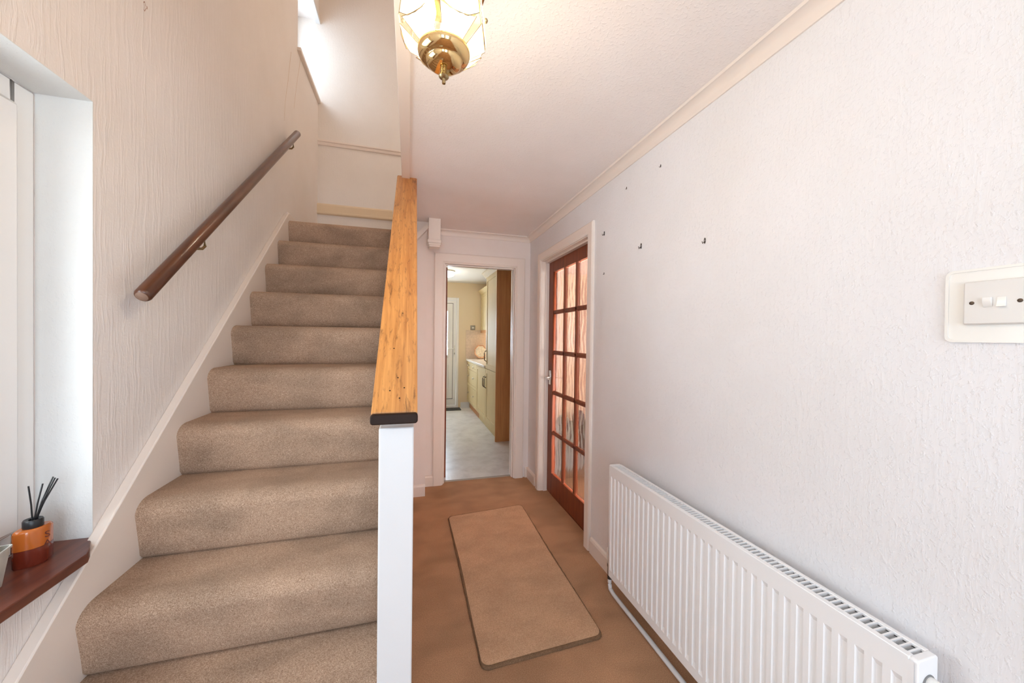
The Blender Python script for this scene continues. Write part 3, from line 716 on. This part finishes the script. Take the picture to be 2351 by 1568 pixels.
base = subdiv(mat_outline(0, .035)); N = len(base); cen = sum(base, Vector())/N
def ringz(f, z, j=0):
    r = []
    for p in base:
        dirn = (p-cen); L = dirn.length; q = cen+dirn*(1-f/L)
        q = q+Vector((random.uniform(-j, j), random.uniform(-j, j), 0)); r.append((q.x, q.y, z+random.uniform(-j, j)*.4))
    return r
mb = MB(); rings = [ringz(.012, .006), ringz(.013, .013), ringz(.020, .0145), ringz(.04, .015), ringz(.09, .015)]
for r_ in rings: mb.v += r_
for k in range(len(rings)-1):
    for i in range(N): mb.f.append((k*N+i, k*N+(i+1) % N, (k+1)*N+(i+1) % N, (k+1)*N+i))
mb.f.append(tuple((len(rings)-1)*N+i for i in range(N))); mb.f.append(tuple(range(N))[::-1])
mb.build('pile', M['mat'], mt, smooth=60)
mb = MB(); rings = [ringz(.014, .0), ringz(.002, .0, .001), ringz(.0, .004, .0016), ringz(.002, .010, .0018), ringz(.009, .0135, .0016), ringz(.0145, .012, .001)]
for r_ in rings: mb.v += r_
K = len(rings)
for k in range(K):
    for i in range(N): mb.f.append((k*N+i, k*N+(i+1) % N, ((k+1) % K)*N+(i+1) % N, ((k+1) % K)*N+i))
mb.build('bound_edge', M['mat_edge'], mt, smooth=60)

# ------------------------------------------------------------------ things on the window board
ZB = .737
rd = thing('reed_diffuser', (-.905, 1.205, ZB), 'amber glass reed diffuser with black collar on the window board', 'diffuser')
amber, nt, b, o = new_mat('amber_glass')
b.inputs['Base Color'].default_value = (.66, .18, .03, 1); b.inputs['Roughness'].default_value = .12; b.inputs['Coat Weight'].default_value = .6
b.inputs['Transmission Weight'].default_value = .35; b.inputs['IOR'].default_value = 1.3
oil = plain('dark_amber_oil', (.16, .022, .010), .15, coat=.5)
ANG = math.radians(62)
def vesica(L, Wd, n=12):
    out = []
    for i in range(n+1): t = -1+2*i/n; out.append((t*L/2, Wd/2*(1-t*t)+.003))
    for i in range(n+1): t = 1-2*i/n; out.append((t*L/2, -Wd/2*(1-t*t)-.003))
    return out
def turn(p, cx=-.905, cy=1.205): return (cx+p[0]*math.cos(ANG)-p[1]*math.sin(ANG), cy+p[0]*math.sin(ANG)+p[1]*math.cos(ANG))
def loft(levels):
    mb = MB(); n = None
    for (L, Wd, z) in levels:
        r = [turn(p) for p in vesica(L, Wd)]; n = len(r); mb.v += [(x, y, z) for x, y in r]
    for k in range(len(levels)-1):
        for i in range(n): mb.f.append((k*n+i, k*n+(i+1) % n, (k+1)*n+(i+1) % n, (k+1)*n+i))
    mb.f += [tuple(range(n))[::-1], tuple((len(levels)-1)*n+i for i in range(n))]
    return mb
bo = loft([(.068, .040, ZB+.044), (.068, .040, ZB+.084), (.066, .038, ZB+.089), (.060, .032, ZB+.092)]).build('bottle', amber, rd, smooth=40)
loft([(.064, .037, ZB), (.068, .040, ZB+.003), (.068, .040, ZB+.0435)]).build('scented_oil', oil, rd, smooth=40)
mb = MB(); mb.lathe([(0, 0), (.0165, 0), (.0175, .003), (.0175, .018), (.016, .021), (.008, .020), (.008, .016), (0, .016)], (-.905, 1.205, ZB+.0905), 28)
mb.build('collar', M['black'], rd, smooth=40)
c0 = Vector((-.905, 1.205, ZB+.10))
for (dx, dy, dz) in ((.000, -.012, .098), (.008, .014, .094), (.012, .034, .098), (.016, .037, .100), (.010, .040, .102), (.018, .042, .096)):
    e_ = c0+Vector((dx, dy, dz)); MB().tube([c0+Vector((dx*.05, dy*.12, 0)), (c0+e_)/2+Vector((0, -dy*.08, 0)), e_], .0017, 7).build('reed', M['black'], rd, smooth=50)
for ch, z_ in (('S', ZB+.062), ('A', ZB+.040)):
    cu = bpy.data.curves.new('lettering', 'FONT'); cu.body = ch; cu.size = .022; cu.align_x = 'CENTER'; cu.extrude = .0003
    tmp = bpy.data.objects.new('lettering_curve', cu); COL.objects.link(tmp); bpy.context.view_layer.update()
    lm = bpy.data.meshes.new_from_object(tmp.evaluated_get(bpy.context.evaluated_depsgraph_get())); bpy.data.objects.remove(tmp)
    o = bpy.data.objects.new('lettering', lm); COL.objects.link(o); o.parent = bo
    px, py = turn((.014, -.0222)); o.location = Vector((px, py, z_))-parent_world(bo); o.rotation_euler = (math.pi/2, 0, ANG-.16)
    lm.materials.clear(); lm.materials.append(plain('brown_print', (.12, .02, .01), .5))
po = thing('tin_pot', (-.915, 1.075, ZB), 'small grey weathered square tin with a green rim on the window board', 'pot')
tin = plain('weathered_tin', (.55, .54, .50), .55, var=.25, nscale=90, nbump=.15)
def sq(cx, cy, h1, z, a=.25, r=.006):
    return [(cx+x*math.cos(a)-y*math.sin(a), cy+x*math.sin(a)+y*math.cos(a), z) for x, y in rrect(0, 0, h1, h1, r, 3)]
mb = MB(); lv = [sq(-.915, 1.075, .034, ZB), sq(-.915, 1.075, .043, ZB+.082), sq(-.915, 1.075, .045, ZB+.083), sq(-.915, 1.075, .045, ZB+.087), sq(-.915, 1.075, .042, ZB+.087), sq(-.915, 1.075, .040, ZB+.06)]
n = len(lv[0])
for l_ in lv: mb.v += l_
for k in range(len(lv)-1):
    for i in range(n): mb.f.append((k*n+i, k*n+(i+1) % n, (k+1)*n+(i+1) % n, (k+1)*n+i))
mb.f += [tuple(range(n))[::-1], tuple((len(lv)-1)*n+i for i in range(n))]
mb.build('tin', tin, po, smooth=40)
mb = MB(); mb.lathe([(0, .061), (.036, .061), (.0375, .092), (.039, .096), (.0375, .097), (.034, .08), (0, .08)], (-.915, 1.075, ZB), 24)
tag(mb.build('inner_cup', plain('sage_green_glaze', (.36, .46, .38), .35), po, smooth=40), 'sage green inner cup')
mb = MB(); mb.lathe([(0, .0805), (.033, .0805), (.033, .104), (.030, .107), (0, .107)], (-.917, 1.082, ZB), 20)
tag(mb.build('candle', plain('cream_wax', (.80, .66, .47), .5), po, smooth=40), 'cream wax candle')

# ------------------------------------------------------------------ empty picture fixings on the long wall
for (y, z, s_, lab) in ((1.930, 1.935, 1.35, 'small dark wall plug near the top corner of the glazed door frame'),
                 (1.572, 1.777, 1.45, 'bare dark wall plug midway between the door frame and the switch'),
                 (1.166, 1.701, 1.2, 'bare wall plug closest to the light switch'),
                 (1.926, 1.700, .7, 'small pale wall plug beside the glazed door frame'),
                 (1.706, 2.113, .7, 'faint wall plug just under the cornice'),
                 (1.434, 2.108, .7, 'faint filled hole under the cornice above the radiator')):
    nh = thing('wall_plug', (XR, y, z), lab, 'wall plug', 'old picture fixings on the textured wall')
    mb = MB(); mb.lathe([(0, -.004), (.006*s_, -.004), (.0065*s_, .0014), (.003*s_, .0016), (.003*s_, -.001), (0, -.001)], n=12); mb.v = [(XR-c_, y+a_*.55, z+b_*1.5) for a_, b_, c_ in mb.v]
    mb.build('plug', M['hole'], nh, smooth=40)
    MB().tube([(XR-.001, y+.001, z-.003), (XR-.008*s_, y+.002, z-.009*s_), (XR-.009*s_, y+.003, z-.003)], .0013*s_, 7).build('hook', M['screw'], nh, smooth=40)

# ------------------------------------------------------------------ kitchen
cream = wood('cream_woodgrain_door', (.62, .50, .27), (.70, .59, .35), (60, 60, 3), .6)
oak = wood('oak_end_panel', (.46, .20, .065), (.62, .31, .12), (50, 50, 2.2), .45)
knobmat = M['chrome']; pewter = plain('dark_pewter', (.08, .07, .06), .3, .8)
def shaker(parent, name, x, y0, y1, z0, z1, fr=.06, th=.02):
    """frame-and-panel front facing -X"""
    mb = MB(); mb.box(x, x+th, y0, y0+fr, z0, z1); mb.box(x, x+th, y1-fr, y1, z0, z1); mb.box(x, x+th, y0+fr, y1-fr, z0, z0+fr); mb.box(x, x+th, y0+fr, y1-fr, z1-fr, z1); mb.box(x+.008, x+th, y0+fr, y1-fr, z0+fr, z1-fr)
    return mb.build(name, cream, parent)
def bow(parent, x, y, z0, z1):
    MB().tube([(x, y, z0), (x-.022, y, z0+.012), (x-.03, y, z0+.03), (x-.03, y, z1-.03), (x-.022, y, z1-.012), (x, y, z1)], .006, 10).build('handle', pewter, parent, smooth=50)
KX = 1.056
tc_ = thing('tall_cabinet', (1.35, 4.82, 0), 'tall cream kitchen larder unit with an oak end panel', 'cabinet')
tag(MB().box(KX-.002, 1.654, 4.49, 4.51, .002, 2.17).build('end_panel', oak, tc_), 'brown oak end panel')
MB().box(KX+.022, 1.654, 4.51, 5.145, .13, 2.17).build('carcass', cream, tc_)
MB().box(KX+.05, KX+.07, 4.51, 5.145, .002, .13).build('plinth', cream, tc_)
dr = shaker(tc_, 'lower_door', KX, 4.513, 5.143, .135, .872); bow(dr, KX, 5.10, .60, .76)
dr = shaker(tc_, 'upper_door', KX, 4.513, 5.143, .878, 2.165); bow(dr, KX, 5.10, .98, 1.13)
mb = MB(); mb.prism([(KX-.004, 2.165), (KX-.012, 2.175), (KX-.03, 2.19), (KX-.06, 2.225), (KX-.06, 2.235), (1.654, 2.235), (1.654, 2.165)], 'y', 4.48, 5.20)
mb.build('cornice', cream, tc_)
bc = thing('base_cabinet', (1.35, 5.5, 0), 'cream kitchen base unit with one panelled door', 'cabinet')
MB().box(KX+.022, 1.654, 5.15, 5.87, .13, .878).build('carcass', cream, bc)
MB().box(KX+.05, KX+.07, 5.15, 5.87, .002, .13).build('plinth', cream, bc)
dr = shaker(bc, 'door', KX, 5.153, 5.867, .135, .872); bow(dr, KX, 5.20, .60, .76)
dc = thing('drawer_cabinet', (1.35, 6.35, 0), 'cream kitchen drawer unit next to the far wall', 'cabinet')
MB().box(KX+.022, 1.654, 5.875, 6.84, .13, .878).build('carcass', cream, dc)
MB().box(KX+.05, KX+.07, 5.875, 6.84, .002, .13).build('plinth', oak, dc)
for z0_, z1_ in ((.135, .435), (.441, .735), (.741, .872)):
    dr = shaker(dc, 'drawer', KX, 5.88, 6.835, z0_, z1_, .045)
    for yk in (6.10, 6.62):
        mb = MB(); mb.lathe([(0, 0), (.008, 0), (.007, .012), (.017, .018), (.018, .024), (.012, .03), (0, .031)], n=14); mb.v = [(KX-z, yk+x, (z0_+z1_)/2+.035*(z1_-z0_ > .2)+y) for x, y, z in mb.v]
        mb.build('knob', knobmat, dr, smooth=40)
wt = MB().box(KX-.025, 1.655, 5.148, 6.85, .88, .918).build('worktop', plain('pale_worktop', (.74, .71, .66), .3, var=.08, nscale=300), bevel=.006)
tag(wt, 'pale laminate kitchen worktop over the base units', 'worktop')
wc = thing('wall_cabinet', (1.48, 6.0, 1.44), 'cream kitchen wall cupboard between the larder unit and far wall', 'cabinet')
MB().box(1.322, 1.654, 5.15, 6.85, 1.45, 2.13).build('carcass', cream, wc)
for i in range(3): shaker(wc, 'door', 1.302, 5.153+i*.566, 5.715+i*.566, 1.452, 2.128)
mb = MB(); mb.prism([(1.298, 2.125), (1.285, 2.14), (1.25, 2.185), (1.25, 2.195), (1.654, 2.195), (1.654, 2.125)], 'y', 5.21, 6.85); mb.build('cornice', cream, wc)
MB().box(1.30, 1.32, 5.15, 6.85, 1.405, 1.45).build('light_pelmet', oak, wc)
ul = bpy.data.lights.new('under_cupboard_lamp', 'AREA'); ul.shape = 'RECTANGLE'; ul.size = .08; ul.size_y = .5; ul.energy = 1.6; ul.color = (1, .72, .45)
o = bpy.data.objects.new('under_cupboard_lamp', ul); COL.objects.link(o); o.location = (1.48, 6.5, 1.44)
sb = MB().box(1.026, 1.654, 6.846, 6.858, .92, 1.452).build('splashback', plain('speckled_stone_panel', (.66, .54, .44), .3, var=.12, nscale=220))
tag(sb, 'speckled beige splashback panel above the worktop', 'splashback', kind='structure')
so = thing('wall_socket', (1.152, 6.858, 1.455), 'square metal cooker switch above the splashback', 'socket')
MB().box(1.107, 1.197, 6.848, 6.859, 1.456, 1.542).build('plate', plain('brushed_steel', (.30, .27, .24), .35, .8), so, bevel=.003)
for x in (1.135, 1.157): MB().box(x, x+.018, 6.841, 6.849, 1.483, 1.513).build('rocker', M['white_plastic'], so, bevel=.002)
pt_ = thing('decorative_plate', (1.285, 6.74, .918), 'octagonal floral plate propped on the kitchen worktop', 'plate')
def plate(r, z, y, ne=8, ph=math.pi/8): return [(1.285+r*math.cos(ph+2*math.pi*i/ne), y+.25*(z-1.04)+.25*r*math.sin(ph+2*math.pi*i/ne), 1.055+r*math.sin(ph+2*math.pi*i/ne)) for i in range(ne)]
def ring(levels, ne=8):
    mb = MB()
    for r, y in levels: mb.v += plate(r, 1.055, y, ne)
    for k in range(len(levels)-1):
        for i in range(ne): mb.f.append((k*ne+i, k*ne+(i+1) % ne, (k+1)*ne+(i+1) % ne, (k+1)*ne+i))
    mb.f += [tuple(range(ne))[::-1], tuple((len(levels)-1)*ne+i for i in range(ne))]; return mb
ring([(.07, 6.748), (.125, 6.728), (.128, 6.722), (.122, 6.722), (.105, 6.730)]).build('rim', plain('peach_glaze', (.70, .42, .28), .2, var=.35, nscale=140), pt_)
ring([(.105, 6.7295), (.07, 6.7385), (.02, 6.7385)]).build('well', plain('cream_floral_glaze', (.80, .76, .66), .2, var=.3, nscale=200), pt_)
MB().tube([(1.25, 6.68, .922), (1.25, 6.73, .925), (1.25, 6.80, .98)], .004, 8).tube([(1.32, 6.68, .922), (1.32, 6.73, .925), (1.32, 6.80, .98)], .004, 8).build('stand', pewter, pt_, smooth=50)
kl = thing('kitchen_ceiling_light', (.52, 5.70, 2.33), 'round white glowing ceiling light in the kitchen', 'light')
MB().lathe([(0, 0), (.15, 0), (.15, -.018), (0, -.018)], (.52, 5.70, 2.33), 32).build('base', M['white_plastic'], kl, smooth=40)
MB().lathe([(.142, -.018), (.145, -.05), (.125, -.075), (.08, -.088), (0, -.092), (0, -.018)], (.52, 5.70, 2.33), 32).build('diffuser', glow('opal_diffuser', (1, .97, .90), 4), kl, smooth=60)
kp = bpy.data.lights.new('kitchen_lamp', 'POINT'); kp.energy = 4.5; kp.color = (1, .9, .76); kp.shadow_soft_size = .12
o = bpy.data.objects.new('kitchen_lamp', kp); COL.objects.link(o); o.location = (.52, 5.70, 2.10)
# back door
d3 = thing('door_3', (.45, 6.90, 0), 'white plastic kitchen back door with leaded glass', 'door', kind='structure')
mb = MB(); mb.box(.0, .05, 6.85, 6.93, .0, 2.05); mb.box(.848, .89, 6.85, 6.93, .0, 2.05); mb.box(.05, .848, 6.85, 6.93, 2.0, 2.05); mb.box(.05, .848, 6.85, 6.93, .002, .05)
mb.build('frame', M['upvc'], d3, bevel=.004)
mb = MB(); wall_boxes(mb, 'y', 6.868, 6.915, .055, .843, .055, 1.995, [(.20, .695, .98, 1.80)])
lf = mb.build('door_leaf', M['upvc'], d3)
gk = plain('black_gasket', (.03, .03, .03), .7)
mb = MB()
for a_, b_, c_, d_ in ((.118, .786, 1.94, 1.947), (.118, .786, .165, .172), (.118, .125, .172, 1.94), (.779, .786, .172, 1.94)): mb.box(a_, b_, 6.8665, 6.8685, c_, d_)
mb.build('gasket', gk, lf)
mb = MB()
for a_, b_, c_, d_ in ((.20, .715, .95, .985), (.20, .715, 1.80, 1.84), (.685, .715, .985, 1.80), (.18, .21, .985, 1.80)): mb.box(a_, b_, 6.856, 6.869, c_, d_)
mb.prism([(.20, 1.84), (.715, 1.84), (.64, 1.885), (.55, 1.905), (.45, 1.91), (.36, 1.905), (.26, 1.885)], 'y', 6.858, 6.869)
mb.build('glazing_frame', M['upvc'], lf, bevel=.003)
pn = MB().box(.20, .695, 6.888, 6.892, .98, 1.80).build('glass_pane', clear_glass('frosted_glass', (1, 1, 1), .35), lf)
mb = MB()
for i in range(-6, 9):
    for sgn in (-1, 1):
        xs, ze = .20+i*.11, None
        p0_, p1_ = (xs, .98), (xs+sgn*.40, 1.80)
        pts_ = []
        for t in range(21):
            q = (p0_[0]+(p1_[0]-p0_[0])*t/20, .98+.82*t/20)
            if .20 <= q[0] <= .695: pts_.append((q[0], 6.886, q[1]))
        if len(pts_) > 1: mb.tube([pts_[0], pts_[-1]], .003, 5)
mb.build('lead_lattice', plain('lead_came', (.16, .16, .17), .5, .6), pn)
mb = MB()
for a_, b_, c_, d_ in ((.20, .70, .36, .385), (.20, .70, .80, .825), (.20, .225, .385, .80), (.675, .70, .385, .80), (.26, .64, .45, .74)): mb.box(a_, b_, 6.860, 6.869, c_, d_)
mb.build('moulded_panel', M['upvc'], lf, bevel=.004)
hp = MB().box(.800, .826, 6.858, 6.869, .96, 1.16).build('handle_plate', M['white_plastic'], lf, bevel=.003)
MB().tube([(.813, 6.86, 1.10), (.813, 6.825, 1.10), (.80, 6.82, 1.10), (.69, 6.82, 1.10)], .008, 10).build('lever', M['white_plastic'], hp, smooth=50)
MB().box(.809, .817, 6.856, 6.860, .995, 1.03).build('keyhole', M['black'], hp)
km = MB().prism(rrect(.50, 6.70, .415, .115, .012), 'z', .002, .012).build('doormat', plain('charcoal_rubber_mat', (.055, .055, .055), .9, nbump=.5, nscale=300))
tag(km, 'charcoal mat inside the kitchen back door', 'mat')

# ------------------------------------------------------------------ living room furniture behind the wavy glass
sbd = thing('sideboard', (1.75, 3.17, 0), 'low dark cabinet blurred behind the wavy glass door', 'cabinet')
dk = wood('dark_walnut', (.018, .014, .011), (.04, .03, .025), (4, 30, 30), .7)
MB().box(1.24, 2.30, 3.02, 3.35, .06, .50).build('carcass', dk, sbd, bevel=.004)
for x in (1.27, 2.23): MB().box(x, x+.04, 3.05, 3.32, 0, .06).build('leg', dk, sbd)
for x in (1.25, 1.78):
    q = MB().box(x, x+.51, 3.002, 3.02, .08, .48).build('door', dk, sbd, bevel=.003)
    MB().lathe([(0, 0), (.01, .004), (.014, .014), (0, .02)], (x+(.46 if x < 1.5 else .05), 2.995, .30), 12).build('knob', M['old_brass'], q, smooth=40)
for i, (x, h_, c_, lab) in enumerate(((1.40, .09, (.06, .07, .12), 'squat navy pot on the dark cabinet behind the glass door'), (1.56, .13, (.10, .10, .14), 'taller slate pot on the dark cabinet behind the glass door'))):
    v_ = MB().lathe([(0, 0), (.04, 0), (.06, h_*.4), (.055, h_*.75), (.035, h_*.92), (.04, h_), (.034, h_), (.03, h_*.9), (0, h_*.85)], (x, 3.18, .50), 20).build('ornament_pot', plain('navy_glaze_%d' % i, c_, .3), smooth=50)
    tag(v_, lab, 'pot')
